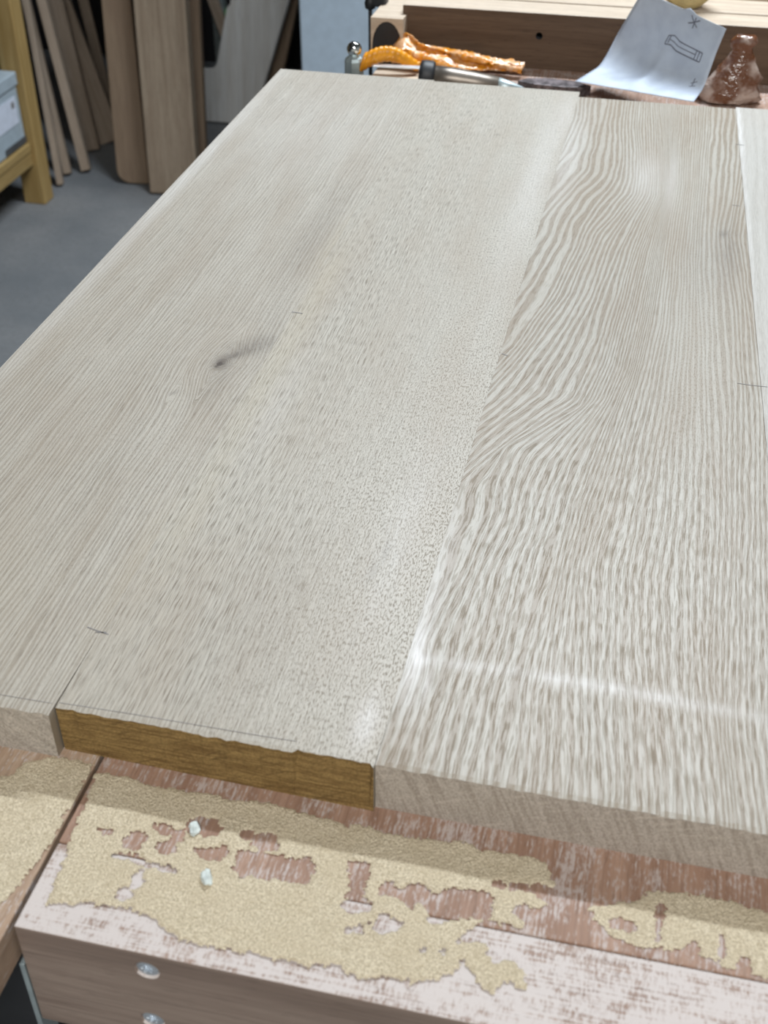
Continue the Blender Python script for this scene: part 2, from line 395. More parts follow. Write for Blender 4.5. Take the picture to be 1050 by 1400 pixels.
dust('sawdust', [P_right], [], [(104, -34, 6, 2), (131, -39, 2, 5), (150, -42, 2, 5), (118, -30, 1, 9), (142, -35, 1, 6)], 85, 305, -48, -8, BZ, 'tan sawdust strip beside the right oak board on the bench', .6, 21)
dust('sawdust', [P_left], [], [(-160, -14, 5, 6)], -280, -123, -145, -2, BZ, 'tan sawdust on the side board left of the dark bench gap', .7, 41)
# dried glue flakes lying in the dust
def flake(loc, s, seed, label):
    rnd = random.Random(seed); bm = bmesh.new(); bmesh.ops.create_icosphere(bm, subdivisions=2, radius=1)
    for v in bm.verts:
        k = .6+.7*rnd.random(); v.co = Vector((v.co.x*s*k*.55, v.co.y*s*k, v.co.z*s*.38*k+s*.25))
    me = bpy.data.meshes.new('glue_flake'); bm.to_mesh(me); bm.free()
    o = link('glue_flake', me, None, (M_glue,)); o.location = loc; o.rotation_euler.z = .5; tag(o, label, 'glue', 'dried glue flakes')
flake((-.0695, -.0285, BZ+.0006), .0040, 1, 'whitish dried glue flake at the dark bare spots in the sawdust')
flake((-.0565, -.050, BZ+.0008), .0042, 2, 'whitish dried glue flake in smooth sawdust nearer the bench edge')

# ------------------------------------------------------------------ oak panel of four boards
panel = empty('oak_panel', (0, 0, BZ), 'pale oak panel of glued boards with staggered ends lying on the workbench', 'wood panel')
def interp_contours(X, Y, cons, gv):
    yy = Y[:, 0]; pos = np.stack([np.interp(yy, [p[0] for p in c], [p[1] for p in c]) for c in cons], 1)
    # smooth the traced lines a little along the board
    for _ in range(3):
        p_ = np.pad(pos, ((1, 1), (0, 0)), mode='edge'); pos = (p_[:-2]+2*p_[1:-1]+p_[2:])/4
    G = np.zeros(X.shape)
    for j in range(len(yy)):
        p = np.maximum.accumulate(pos[j]+np.arange(len(cons))*1e-3)
        g = np.interp(X[j], p, gv)
        lo = X[j] < p[0]; hi = X[j] > p[-1]
        g[lo] = gv[0]+(X[j][lo]-p[0])*.28; g[hi] = gv[-1]+(X[j][hi]-p[-1])*.35
        G[j] = g
    return G
def gauss(X, Y, cx, cy, sx, sy, ang=0.):
    c, s = math.cos(ang), math.sin(ang); u = (X-cx)*c+(Y-cy)*s; v = -(X-cx)*s+(Y-cy)*c
    return np.exp(-(u/sx)**2-(v/sy)**2)

def board(x0, x1, ynear, yfar, field, mats, zoff=0., label=None, step=2.0, edge=None, gap=(0, 0), sl=(0, 0)):
    """x in mm; ynear(x) end line; field(X,Y)->grain(3), tone(3)"""
    nx = int((x1-x0)/step)+1; ny = int((yfar+5)/2.4)
    xs = np.linspace(x0, x1, nx); t = np.linspace(0, 1, ny)
    X = np.tile(xs, (ny, 1)); yn = ynear(xs); Y = yn[None, :]+(yfar-yn)[None, :]*t[:, None]
    # slightly tapered boards: the joint drifts sideways along the length
    sx = (xs-x0)/(x1-x0); X = X+(sl[0]*(1-sx)+sl[1]*sx)[None, :]*(yfar-Y)
    gr, tn = field(X, Y)
    Z = np.full(X.shape, TOP*1000+zoff)
    # eased arrises
    Z[0, :] -= .3*vnoise(xs/2.2, xs*0, 3)+.08; Z[-1, :] -= .2
    Yv = Y.copy(); Xv = X.copy()
    Yv[0, :] += .9*(vnoise(xs/2.7, xs*0+7, 5)-.5)
    if edge is not None: Yv[0, :] += edge(xs)
    open_ = np.clip(1-(Y[:, 0]+5)/48., 0, 1)
    Xv[:, 0] += open_*gap[0]; Xv[:, -1] -= open_*gap[1]
    top = np.stack([Xv, Yv, Z], 2).reshape(-1, 3)
    idx = np.arange(nx*ny).reshape(ny, nx)
    ring = np.concatenate([idx[0, :], idx[1:, -1], idx[-1, -2::-1], idx[-2:0:-1, 0]])
    nring = len(ring); bot = top[ring].copy(); bot[:, 2] = BZ*1000
    # ends: bottom follows the straight saw cut
    bot[:nx, 1] = yn
    V = np.concatenate([top, bot])/1000.
    V[:, 2] -= BZ
    F = np.stack([idx[:-1, :-1], idx[:-1, 1:], idx[1:, 1:], idx[1:, :-1]], 2).reshape(-1, 4).tolist(); nt = len(F)
    nb = nx*ny
    for i in range(nring):
        j = (i+1) % nring; F.append([int(ring[j]), int(ring[i]), nb+i, nb+j])
    F.append([nb+i for i in range(nring)][::-1])
    me = bpy.data.meshes.new('board'); me.from_pydata(V.tolist(), [], F); me.update()
    for m in mats: me.materials.append(m)
    mi = np.zeros(len(F), np.int32); mi[nt:nt+nx-1] = 1; mi[nt+nx-1+ny-1:nt+2*(nx-1)+ny-1] = 1
    me.polygons.foreach_set('material_index', mi)
    for nm, arr in (('grain', gr), ('tone', tn)):
        a = me.attributes.new(nm, 'FLOAT_VECTOR', 'POINT'); A = np.stack(arr, 2).reshape(-1, 3)
        A = np.concatenate([A, A[ring]]).astype(np.float32); a.data.foreach_set('vector', A.ravel())
    me.update()
    o = bpy.data.objects.new('board', me); C.objects.link(o); o.parent = panel
    if label: o['label'] = label
    return o

def f1(X, Y):       # left board: straight grain bowing round a knot
    kx, ky = -165., 290.
    dx, dy = X-kx, Y-ky
    skew = dy+.55*np.abs(dx)
    disp = np.where(dx < 0, -13*np.exp(-np.abs(dx)/26)*np.exp(-(dy/34)**2), 9*np.exp(-np.abs(dx)/16)*np.exp(-((dy-6)/20)**2))
    dx2, dy2 = X+181, Y-251
    disp += np.where(dx2 < 0, -3*np.exp(-np.abs(dx2)/8)*np.exp(-(dy2/12)**2), 2*np.exp(-np.abs(dx2)/6)*np.exp(-(dy2/12)**2))
    G = X-disp+5*(fbm(X/60, Y/160, 3)-.5)+.012*(Y-300)*np.exp(-((X+165)/30)**2)+26*gauss(X, Y, -142, 600, 18, 130)*0
    r = np.hypot(dx, dy*.75); G = np.where(r < 7, kx+r*1.6, G)
    brown = .75*gauss(X, Y, -165.5, 289.5, 3.0, 4.6, .3)+.55*gauss(X, Y, -159, 302, 9, 3.8, .85)+.46*gauss(X, Y, -150, 315, 18, 10, .8)+.30*gauss(X, Y, -164, 291, 5.5, 8)+.22*gauss(X, Y, -159, 268, 7, 24)+.10*gauss(X, Y, -150, 345, 8, 40)+.14*gauss(X, Y, -166, 290, 7, 11)
    brown += .6*gauss(X, Y, -181, 251, 1.2, 2.8, -.4)+.22*gauss(X, Y, -158, 480, 14, 85)+.07*gauss(X, Y, -188, 150, 14, 60)
    hole = gauss(X, Y, -166, 287, 1.2, 2.2); brown += hole*1.2
    sap = .7*gauss(X, Y, -140, 470, 7, 60)+.5*gauss(X, Y, -141, 100, 8, 60)+.3*gauss(X, Y, -205, 60, 30, 60)
    white = .35*gauss(X, Y, -290, 560, 7, 300)+.15*gauss(X, Y, -230, 700, 60, 120)  # pale strip paints in the lit left edge; broader pale patch beside it
    return (G, Y, .15+.55*fbm(X/30, Y/40, 8)**2*1.6), (brown, white, sap)
def f2(X, Y):
    G = X*1.0+3*(fbm(X/50, Y/140, 13)-.5)+.02*Y*np.clip((X+140)/140, 0, 1)
    sh = np.clip((X+95)/70, 0, 1)*.95; sh = np.clip(sh+.45*(fbm(X/25, Y/60, 17)-.5)*2, 0, 1)
    sap = .75*gauss(X, Y, -132, 300, 9, 110)+.4*gauss(X, Y, -130, 140, 7, 60)+.5*gauss(X, Y, -132, 420, 7, 50)
    white = .55*gauss(X, Y, -9, 22, 5, 15)+.2*gauss(X, Y, -22, 150, 9, 70)+.28*gauss(X, Y, -14, 620, 13, 170)+.2*gauss(X, Y, -4, 780, 8, 60)+.16*gauss(X, Y, -118, 250, 8, 60)
    brown = .8*gauss(X, Y, -25.5, 135, .9, 8)+.3*gauss(X, Y, -29, 118, 2.2, 8)+.5*gauss(X, Y, -93, 766, 1.6, 3)+.5*gauss(X, Y, -59, 715, 2.2, 2.2)+.4*gauss(X, Y, -36, 37, 1, 3)+.10*gauss(X, Y, -75, 60, 30, 90)
    return (G, Y, sh), (brown, white, sap)
CON = [
 [(0,-60),(500,-30),(600,-8),(660,2),(690,8),(736,10),(769,12),(830,8)],
 [(0,-50),(450,-14),(540,-6),(566,1),(625,11),(655,18),(700,19),(727,19),(769,18),(830,15)],
 [(0,-40),(330,-16),(400,-4),(450,4),(509,12),(551,11),(573,14),(598,21),(625,29),(648,33),(681,32),(757,31),(830,29)],
 [(0,-34),(230,-26),(288,-14),(330,1),(350,7),(379,11),(413,18),(465,25),(504,29),(540,29),(583,37),(614,44),(642,48),(674,48),(707,46),(747,43),(830,40)],
 [(0,-26),(200,-22),(250,-14),(288,1),(325,12),(359,21),(394,27),(429,34),(493,40),(530,44),(564,53),(611,63),(642,63),(702,60),(762,55),(830,52)],
 [(0,-7),(60,-4),(130,-2),(180,-2),(203,0),(235,14),(250,21),(274,34),(299,48),(340,54),(422,60),(506,65),(565,72),(611,78),(642,78),(702,74),(762,70),(830,66)],
 [(0,6),(55,8),(74,6),(100,9),(128,13),(177,18),(210,18),(240,20),(267,39),(290,54),(340,61),(422,66),(506,70),(565,76),(611,82),(702,79),(830,70)],
 [(0,26),(60,26),(132,28),(170,34),(203,34),(232,37),(272,53),(300,63),(340,68),(422,73),(506,77),(565,82),(611,87),(702,84),(830,75)],
 [(0,52),(57,50),(138,56),(198,58),(260,66),(297,72),(340,78),(422,82),(506,85),(565,88),(640,91),(830,82)],
 [(0,85),(82,77),(144,72),(200,76),(307,85),(400,91),(522,93),(640,96),(830,92)],
 [(0,137),(82,131),(159,130),(300,128),(400,124),(500,120),(600,120),(830,122)],
 [(0,144),(49,140),(161,141),(300,143),(450,139),(550,133),(620,138),(700,142),(830,144)]]
GV = [0, 1.6, 4, 6.6, 11, 17.5, 19.5, 23, 28, 35, 49, 53]
def f3(X, Y):
    G = interp_contours(X, Y, CON, GV)*3.3
    G += 2.2*(fbm(X/28, Y/70, 23)-.5)
    sh = .12+.75*gauss(X, Y, 118, 400, 22, 150)+.5*gauss(X, Y, 100, 640, 25, 80)
    br = .30*gauss(X, Y, 138, 520, 9, 55)+.16*gauss(X, Y, 122, 500, 20, 70)+.5*gauss(X, Y, 134, 551, 3, 5)+.08*gauss(X, Y, 60, 380, 40, 120)
    wl = 63+2.2*np.sin(X/40)+3*(X/148)*0
    white = .55*np.exp(-((Y-wl)/3.4)**2)*np.clip(1.7*fbm(X/8, X*0, 31)-.1, .12, 1)*np.clip((175-X)/60, .55, 1)
    white += .75*gauss(X, Y, 3, 66, 4.5, 26, .12)+.45*gauss(X, Y, 12, 48, 1.4, 10)+.3*gauss(X, Y, 3, 110, 5, 60)+.3*gauss(X, Y, 6, 680, 12, 110)
    white += .30*gauss(X, Y, 72, 650, 14, 50)+.30*gauss(X, Y, 93, 640, 4, 60)  # gloss sheen towards the far end painted as pale patches
    return (G, Y, np.clip(sh, 0, 1)), (br, white, .12*gauss(X, Y, 90, 140, 40, 90))
def f4(X, Y):
    G = X+3*(fbm(X/40, Y/120, 43)-.5)
    Xs = X-.0287*(834-Y); white = .55*gauss(Xs, Y, 145, 780, 2.5, 90)+.3*gauss(Xs, Y, 144.5, 600, 1.5, 120)+.2
    return (G, Y, .25+0*X), (.5*gauss(X, Y, 175, 600, .8, 1.2), white, 0*X)

OL, OD = (.515, .480, .415), (.265, .218, .163)
T1 = oak_top('oak_left', OL, OD, .40, .78, .40, .28)
T2 = oak_top('oak_mid', (.515, .482, .415), (.30, .253, .195), .42, .42, .60, .26)
T3 = oak_top('oak_right', (.475, .447, .388), (.250, .190, .126), 1/3.3, .90, .16, .24, .46)
T4 = oak_top('oak_far_right', (.47, .45, .40), (.34, .305, .25), .12, .4, .15, .3)
E1 = oak_end('oak_end_left', (.52, .47, .41), (.38, .335, .285), .9)
E2 = oak_end('oak_end_ochre', (.34, .225, .085), (.17, .10, .034), .5, True)
E3 = oak_end('oak_end_right', (.50, .445, .385), (.335, .285, .235), .35)
board(-294.4, -140.02, lambda x: -4.2+0*x, 847, f1, (T1, E1), 0.0, 'left oak board with a small dark knot', gap=(0, .5))
board(-139.98, -.02, lambda x: .6-.021*(x+140), 847-3, f2, (T2, E2), 0.03, 'oak board with an ochre brown near end', edge=lambda x: np.where((x > -34) & (x < -1), 2.0, 0)+.6*vnoise(x/3, x*0+2, 8), gap=(.35, .12))
board(.02, 143.0, lambda x: 0*x, 830, f3, (T3, E3), 0.0, 'oak board with bold wavy cathedral grain', gap=(.12, 0), sl=(0, .0287))
board(143.04, 300, lambda x: -2+0*x, 834, f4, (T4, E3), 0.03, 'plain pale oak board at the right edge', sl=(.0287, 0))

# pencil strokes: thin graphite strips on the board faces
def stroke(pts, wd, name='pencil_mark'):
    vs, fs = [], []
    P = [Vector((x/1000, y/1000, PT+.00018)) for x, y in pts]
    for i, p in enumerate(P):
        d = (P[min(i+1, len(P)-1)]-P[max(i-1, 0)]).normalized(); n = Vector((-d.y, d.x, 0))*wd/2000
        vs += [p+n, p-n]
    for i in range(len(P)-1): fs.append((2*i, 2*i+1, 2*i+3, 2*i+2))
    return raw(name, vs, fs, (M_pencil,), panel)
stroke([(-240, .2), (-200, .8), (-166, 1.9), (-142, 2.2)], .28)
stroke([(-139, 3.2), (-107, 4.0), (-80, 4.2), (-52, 4.4), (-34, 4.8)], .30)
stroke([(-147, 50), (-141, 48.6), (-135.5, 47.6)], .6); stroke([(-142, 47.6), (-137, 48.6)], .6)
stroke([(-141.5, 363), (-134, 362.6)], .8)
stroke([(143.5, 336.5), (152, 336), (161, 336.2)], .5)
stroke([(143, 738), (150, 737)], .8); stroke([(1, 340), (5, 338)], .6); stroke([(140, 606), (146, 605)], .5)

# ------------------------------------------------------------------ things behind the panel
# beam with a hole
beam = empty('beech_beam', (.2, .99, BZ), 'long beech beam with a round hole and dark brown front face behind the panel', 'beam')
bm_ = box('body', (-.202, .987, BZ), (.62, 1.028, BZ+.0565), M_beechpale, bev=.001)
cut = lathe('cut', [(.0036, -.01), (.0036, .03)], M_black, n=24, M=frame_to((-.057, .987, .9135), (0, 1, 0)))
md = bm_.modifiers.new('b', 'BOOLEAN'); md.object = cut; md.solver = 'EXACT'
dg = bpy.context.evaluated_depsgraph_get(); me3 = bpy.data.meshes.new_from_object(bm_.evaluated_get(dg)); bm_.modifiers.clear(); bm_.data = me3
bpy.data.objects.remove(cut)
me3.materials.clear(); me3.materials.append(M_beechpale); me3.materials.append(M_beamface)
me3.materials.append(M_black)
for p in me3.polygons: p.material_index = 2 if math.hypot(p.center.x+.057, p.center.z-.9135) < .0042 and p.center.y > .9875 else 1 if (p.normal.y < -.5 or abs(p.normal.z) < .3 and p.normal.x > -.5) else 0  # hole walls coloured black for the shade inside
under(bm_, beam, Vector((.2, .99, BZ)))
tag(box('pale_plank', (-.15, 1.033, BZ), (.62, 1.085, BZ+.0565), M_beechpale, bev=.001), 'pale planed plank lying behind the holed beam', 'plank')
tag(box('pale_plank', (-.10, 1.094, BZ), (.62, 1.19, BZ+.058), M_beechpale, bev=.001), 'wide pale plank farthest back on the bench', 'plank')
# arched bench block at the far left corner
arch = [(-.232, BZ-.002), (-.232, BZ+.047), (-.1975, BZ+.047), (-.1975, BZ-.002), (-.1988, BZ-.002)]
for k in range(0, 13):
    a = math.pi*k/12; arch.append((-.21475+.0160*math.cos(a), BZ+.018+.0255*math.sin(a)))
arch.append((-.2307, BZ-.002))
Mx = Matrix(((1, 0, 0, 0), (0, 0, -1, 0), (0, 1, 0, 0), (0, 0, 0, 1)))
blk = empty('arched_block', (-.21, .99, BZ), 'pale beech block with a dark arched opening at the far bench corner', 'block')
o = prism('body', arch, -1.08, -.968, M_beechpale, None, 0, Mx); under(o, blk, Vector((-.21, .99, BZ)))
o = box('opening_shade_sheet', (-.2312, .9705, BZ-.001), (-.1983, .974, BZ+.0445), M_black, bev=0); under(o, blk, Vector((-.21, .99, BZ)))  # black sheet painting the shade inside the arch
# tapered steel tool
t = empty('tapered_tool', (-.13, .915, BZ), 'dark tapered steel tool with a black collar lying behind the panel', 'tool')
Mt = frame_to((-.163, .890, BZ+.0156), (1, .10, -.095)); Mi = Matrix.Translation(-Vector((-.13, .915, BZ))) @ Mt
M_worn = simple('worn_steel', (.19, .165, .14), .38, .6, var=.4, scale=40)
lathe('collar', [(.010, -.001), (.0148, 0), (.0155, .004), (.0155, .012), (.0145, .014), (.010, .0145)], M_black, t, 28, Mi)
lathe('shaft', [(.010, .0142), (.0118, .015), (.0120, .03), (.0108, .055), (.0092, .078), (.008, .079)], M_worn, t, 28, Mi)
lathe('tip', [(.0075, .078), (.0088, .079), (.0066, .090), (.0030, .103), (.0010, .106)], M_greymetal, t, 28, Mi)
# dark flat metal piece
poly = [(-.068, .915), (-.050, .908), (-.02, .906), (.0, .909), (.006, .916), (-.012, .927), (-.04, .93), (-.06, .925)]
o = prism('dark_metal_scrap', poly, BZ, BZ+.010, simple('pitted_metal', (.13, .11, .115), .5, .4, var=.6, scale=150), None, .001)
tag(o, 'dark pitted flat metal piece between the tapered tool and paper', 'scrap')
# hammer with orange handle
hm = empty('orange_hammer', (-.22, .93, BZ), 'steel tool head with chrome ball and curved orange handle beside the arched block', 'tool')
hb = Vector((-.22, .93, BZ))
Mh = Matrix.Translation(-hb)
lathe('head', [(.0085, .872), (.0102, .875), (.0102, .893), (.0085, .896), (.006, .8975), (.004, .899)], M_greymetal, hm, 8, Mh @ Matrix.Translation((-.241, .930, 0)), False)
bm = bmesh.new(); bmesh.ops.create_uvsphere(bm, u_segments=24, v_segments=16, radius=.0078); me = bpy.data.meshes.new('ball'); bm.to_mesh(me); bm.free()
b = link('ball', me, hm, (M_chrome,), True); b.location = Vector((-.2405, .930, .9045))-hb
# handle: curved ribbed strip
vs, fs = [], []; N = 44
for i in range(N+1):
    u = i/N; x = -.2325+u*.058; z = .889+.013*math.sin(math.pi*min(1, u*1.05)*.9+.25)-.002
    rr = .0108*(1-.55*u)*(1+.05*math.sin(i*1.6))
    for k in range(12):
        a = 2*math.pi*k/12; vs.append(Vector((x+.25*rr*math.sin(a), .931+.012*u+rr*math.cos(a)*.8, z+rr*math.sin(a)))-hb)
for i in range(N):
    for k in range(12): fs.append((i*12+k, i*12+(k+1) % 12, (i+1)*12+(k+1) % 12, (i+1)*12+k))
fs += [tuple(range(12)), tuple(range(N*12, N*12+12))]
raw('handle', vs, fs, (M_orange,), hm, True)
o = box('steel_rule', (-.218, .918, BZ+.0125), (-.150, .926, BZ+.0137), M_zinc, bev=.0002)
o.data.transform(Matrix.Translation((-.184, .922, BZ+.013)) @ Matrix.Rotation(-.03, 4, 'Y') @ Matrix.Translation((.184, -.922, -BZ-.013)))
tag(o, 'narrow shiny metal strip under the curved orange handle', 'strip')
# orange plastic wrapper folded along the beam
def wrapper_mat(name, c1, c2, alpha=.0, sc=70):
    s = NT(name); o = s.obj(); n = s.noise(o, sc, 3, .6); f = s.noise(s.vmul(o, (1, 1, 2)), 150, 2)
    s.bump(s.math('ADD', n, f), .8, .002)
    return s.set(s.mix(s.ramp(n, .42, .62), c1, c2), .18, .8, Transmission_Weight=alpha)
M_owrap = wrapper_mat('orange_film', (.80, .30, .02), (.92, .55, .30), .15)
M_bwrap = wrapper_mat('brown_film', (.17, .065, .028), (.56, .45, .39), .1, 38)
rnd = random.Random(5); vs, fs = [], []; N, K = 46, 9
for i in range(N+1):
    u = i/N; x = -.206+u*.138
    hgt = .021*(1-.75*u)*min(1, .35+u*6)
    for k in range(K+1):
        v = k/K; crk = (rnd.random()-.5)*.0016
        z = BZ+.006+.012*math.exp(-((u-.05)/.10)**2)*v+hgt*v**.8+crk+(.004 if k in (3, 6) else 0)
        y = .950+v*.020*(1-.3*u)+.004*math.sin(u*9+k)+crk
        vs.append((x+.010*v*(1-u)*0+crk*1.5, min(y, .984), z))
for i in range(N):
    for k in range(K): a = i*(K+1)+k; fs.append((a, a+1, a+K+2, a+K+1))
o = raw('orange_wrapper', vs, fs, (M_owrap,), None, True)
md = o.modifiers.new('solid', 'SOLIDIFY'); md.thickness = .0006
tag(o, 'crumpled orange plastic wrapper along the foot of the beam', 'wrapper')

# paper sheet curling up against the beam
def paper_mat():
    s = NT('paper'); n = s.noise(s.obj(), 60, 4)
    return s.set(s.mix(s.ramp(n, .3, .7), (.50, .565, .67), (.58, .65, .75)), .7, .3)
M_paper = paper_mat()
NU, NV = 26, 40; vs, fs = [], []
A0, A1 = Vector((-.010, .905, BZ+.016)), Vector((.105, .834, TOP+.0016))     # lower edge, lower left corner lifted
def sheet(u, v):
    # v along height: starts flat on the bench, bends up
    base = A0.lerp(A1, u)
    s_ = v*(.134*(1-u)+.100*u)
    flat = .040*(1-u)+.030*u
    rad = .026; AM = 1.95
    if s_ < flat: y, z, = s_, .06*s_
    elif s_ < flat+rad*AM:
        a = (s_-flat)/rad; y = flat+rad*math.sin(a); z = .06*flat+rad*(1-math.cos(a))
    else:
        a = AM; e = s_-flat-rad*a; y = flat+rad*math.sin(a)+e*math.cos(a); z = .06*flat+rad*(1-math.cos(a))+e*math.sin(a)
    x = base.x+(.054*(1-u)+.020*u)*v
    crease = .0035*math.exp(-((u-.48-.1*v)/.05)**2)*min(1, v*5)
    p = Vector((x, base.y+y*.86, base.z+z+crease))
    return p
for i in range(NU+1):
    for j in range(NV+1): vs.append(sheet(i/NU, j/NV))
for i in range(NU):
    for j in range(NV): a = i*(NV+1)+j; fs.append((a, a+1, a+NV+2, a+NV+1))
paper = empty('paper_sheet', (.05, .92, BZ), 'white curled paper sheet with a small pencil drawing leaning on the beam', 'paper')
pb = Vector((.05, .92, BZ))
o = raw('sheet', [v-pb for v in vs], fs, (M_paper,), paper, True)
md = o.modifiers.new('solid', 'SOLIDIFY'); md.thickness = .0004
M_ink = simple('ink', (.16, .17, .22), .6)
def pline(pts, wd=.0011):
    vs, fs = [], []
    for i, (u, v) in enumerate(pts):
        p = sheet(u, v); q = sheet(u, min(1, v+.01)); r = sheet(min(1, u+.01), v); nrm = (r-p).cross(q-p).normalized()
        if nrm.y > 0: nrm = -nrm
        a = sheet(*pts[max(0, i-1)]); b_ = sheet(*pts[min(len(pts)-1, i+1)]); d = (b_-a).normalized(); s_ = d.cross(nrm)*wd/2
        vs += [p+s_+nrm*.0006-pb, p-s_+nrm*.0006-pb]
    for i in range(len(pts)-1): fs.append((2*i, 2*i+1, 2*i+3, 2*i+2))
    raw('drawn_line', vs, fs, (M_ink,), paper)
def seg(a, b, n=6): return [(a[0]+(b[0]-a[0])*k/n, a[1]+(b[1]-a[1])*k/n) for k in range(n+1)]
pline(seg((.50, .74), (.88, .70))); pline(seg((.50, .66), (.88, .62))); pline(seg((.50, .74), (.50, .66))); pline(seg((.88, .70), (.88, .62)))
pline(seg((.53, .73), (.53, .66))); pline(seg((.82, .705), (.82, .63))); pline(seg((.85, .70), (.85, .63)))
pline(seg((.53, .695), (.82, .668)), .0008)
pline(seg((.62, .90), (.72, .97))); pline(seg((.62, .97), (.72, .90))); pline(seg((.67, .98), (.68, .88)))
pline(seg((.88, .40), (.93, .44))); pline(seg((.88, .35), (.93, .38))); pline(seg((.90, .47), (.90, .36)))

# crumpled brown film bag
def crumple(name, c, prof, mat, seed, label, cat, sq=.55):
    """stack of ragged rings: prof = list of (z, x offset, radius)"""
    r_ = random.Random(seed); n = 22; vs, fs = [], []
    for z, xo, rr in prof:
        for k in range(n):
            a = 2*math.pi*k/n; q = rr*(1+.22*(r_.random()-.5)+.10*math.sin(3*a+z*300))
            vs.append((c[0]+xo+q*math.cos(a), c[1]+q*math.sin(a)*sq, c[2]+z+.002*(r_.random()-.5)))
    for i in range(len(prof)-1):
        for k in range(n): fs.append((i*n+k, i*n+(k+1) % n, (i+1)*n+(k+1) % n, (i+1)*n+k))
    fs += [tuple(range(n)), tuple(range((len(prof)-1)*n, len(prof)*n))]
    return tag(raw(name, vs, fs, (mat,), None, True), label, cat)
crumple('brown_wrapper', (.137, .93, BZ), [(.001, 0, .028), (.004, .001, .031), (.010, .002, .0305), (.017, .004, .027), (.025, .006, .023), (.034, .008, .018), (.042, .009, .013), (.049, .008, .009), (.053, .007, .010), (.058, .009, .013), (.063, .010, .009)],
        M_bwrap, 3, 'crumpled glossy brown plastic wrapper right of the paper', 'wrapper')
# yellowish roll behind the paper on the beam
M_roll = simple('masking_tape', (.55, .43, .20), .6, var=.15)
ro = empty('tape_roll', (.086, 1.042, BZ+.0565), 'yellowish roll of tape standing on the plank behind the paper', 'tape roll')
lathe('tape', [(.016, -.012), (.029, -.012), (.030, -.010), (.030, .010), (.029, .012), (.016, .012), (.016, -.012)], M_roll, ro, 40, Matrix.Translation((0, 0, .0302)) @ Matrix.Rotation(.5, 4, 'Z') @ Matrix.Rotation(math.pi/2, 4, 'X'))
# black clamp knob at the far corner
kn = empty('black_clamp', (-.245, 1.02, BZ), 'black clamp knob on a stem left of the arched block', 'clamp')
lathe('knob', [(.002, .040), (.0055, .042), (.0062, .047), (.0052, .052), (.002, .0535)], M_black, kn, 20)
lathe('stem', [(.0022, -.08), (.0022, .042)], M_black, kn, 12)
box('arm', (-.003, -.004, .044), (.018, .012, .060), M_black, kn, .002)
box('jaw', (-.004, -.006, -.09), (.030, .012, -.076), M_black, kn, .002)

# ------------------------------------------------------------------ background at the left wall
def bar(name, p0, p1, wx, wy, mat, parent=None, twist=0., bev=.002):
    p0, p1 = Vector(p0), Vector(p1); L = (p1-p0).length
    M = frame_to(p0, p1-p0, Vector((0, 1, 0))) @ Matrix.Rotation(twist, 4, 'Z')
    o = box(name, (-wx/2, -wy/2, 0), (wx/2, wy/2, L), mat, parent, bev)
    o.matrix_world = M if parent is None else M
    return o
# shelf rack along the left wall
SX, SY = -1.479, 2.437
rack = empty('shelf_rack', (SX, 1.6, 0), 'yellow pine shelf rack with square posts at the left edge', 'shelf')
rb = Vector((SX, 1.6, 0))
def rk(name, a, b, mat=M_pine):
    o = box(name, Vector(a)-rb, Vector(b)-rb, mat, rack, .003); return o
M_pineY = plain_wood('pine_shelf_rail', (.44, .31, .13), (.36, .24, .09), 'Y', .6, .6, .1)
rk('post', (SX-.033, SY-.020, 0), (SX+.026, SY+.03, 1.9)); rk('post', (-2.03, SY-.025, 0), (-1.98, SY+.025, 1.9))
rk('post', (SX-.03, .90, 0), (SX+.026, .95, 1.9)); rk('post', (-2.03, .90, 0), (-1.98, .95, 1.9))
for z in (.155, .75, 1.4):
    rk('rail', (SX-.03, .95, z-.048), (SX+.012, SY-.020, z-.012), M_pineY)
    rk('shelf_board', (-1.99, .92, z-.012), (SX+.015, SY-.022, z+.010), M_pineY)
# pale box on the low shelf with paper labels
bxs = empty('storage_box', (-1.60, 2.25, .166), 'pale blue box with white paper labels on the bottom shelf', 'box')
M_box = simple('box_card', (.40, .48, .54), .6, var=.06)
box('body', (-.13, -.30, 0), (.128, .160, .145), M_box, bxs, .004)
box('lid', (-.134, -.304, .145), (.132, .164, .178), M_box, bxs, .004)
box('label', (.1285, .03, .06), (.1298, .14, .125), simple('label_paper', (.68, .74, .86), .6, var=.05), bxs, .0003)
box('label', (.1285, -.14, .02), (.1298, -.03, .075), simple('label_paper2', (.62, .68, .76), .6, var=.05), bxs, .0003)
box('label_mark', (.1299, .115, .10), (.1303, .13, .115), M_pencil, bxs, .0001)
box('dark_tape', (.1285, .05, .004), (.1298, .16, .020), simple('grey_tape', (.08, .085, .09), .6), bxs, .0003)
# dark cloth bundle on top of the box
def blob(name, loc, s, mat, seed, label, cat):
    bm = bmesh.new(); bmesh.ops.create_icosphere(bm, subdivisions=4, radius=1)
    for v in bm.verts:
        p = v.co.copy(); n = fbm(np.array([p.x*1.7+seed+p.z]), np.array([p.y*1.7+p.z*1.3]), seed)[0]
        p *= .72+.55*n; v.co = Vector((p.x*s[0], p.y*s[1], max(p.z*s[2], -s[2]*.7)))
    zmin = min(v.co.z for v in bm.verts)
    for v in bm.verts: v.co.z -= zmin
    me = bpy.data.meshes.new(name); bm.to_mesh(me); bm.free()
    o = link(name, me, None, (mat,), True); o.location = loc; return tag(o, label, cat)
blob('cloth_bundle', (-1.585, 2.27, .3445), (.145, .115, .12), simple('dark_cloth', (.045, .055, .075), .95, var=.5, scale=25), 2, 'dark blue grey cloth bundle on the pale box', 'cloth')

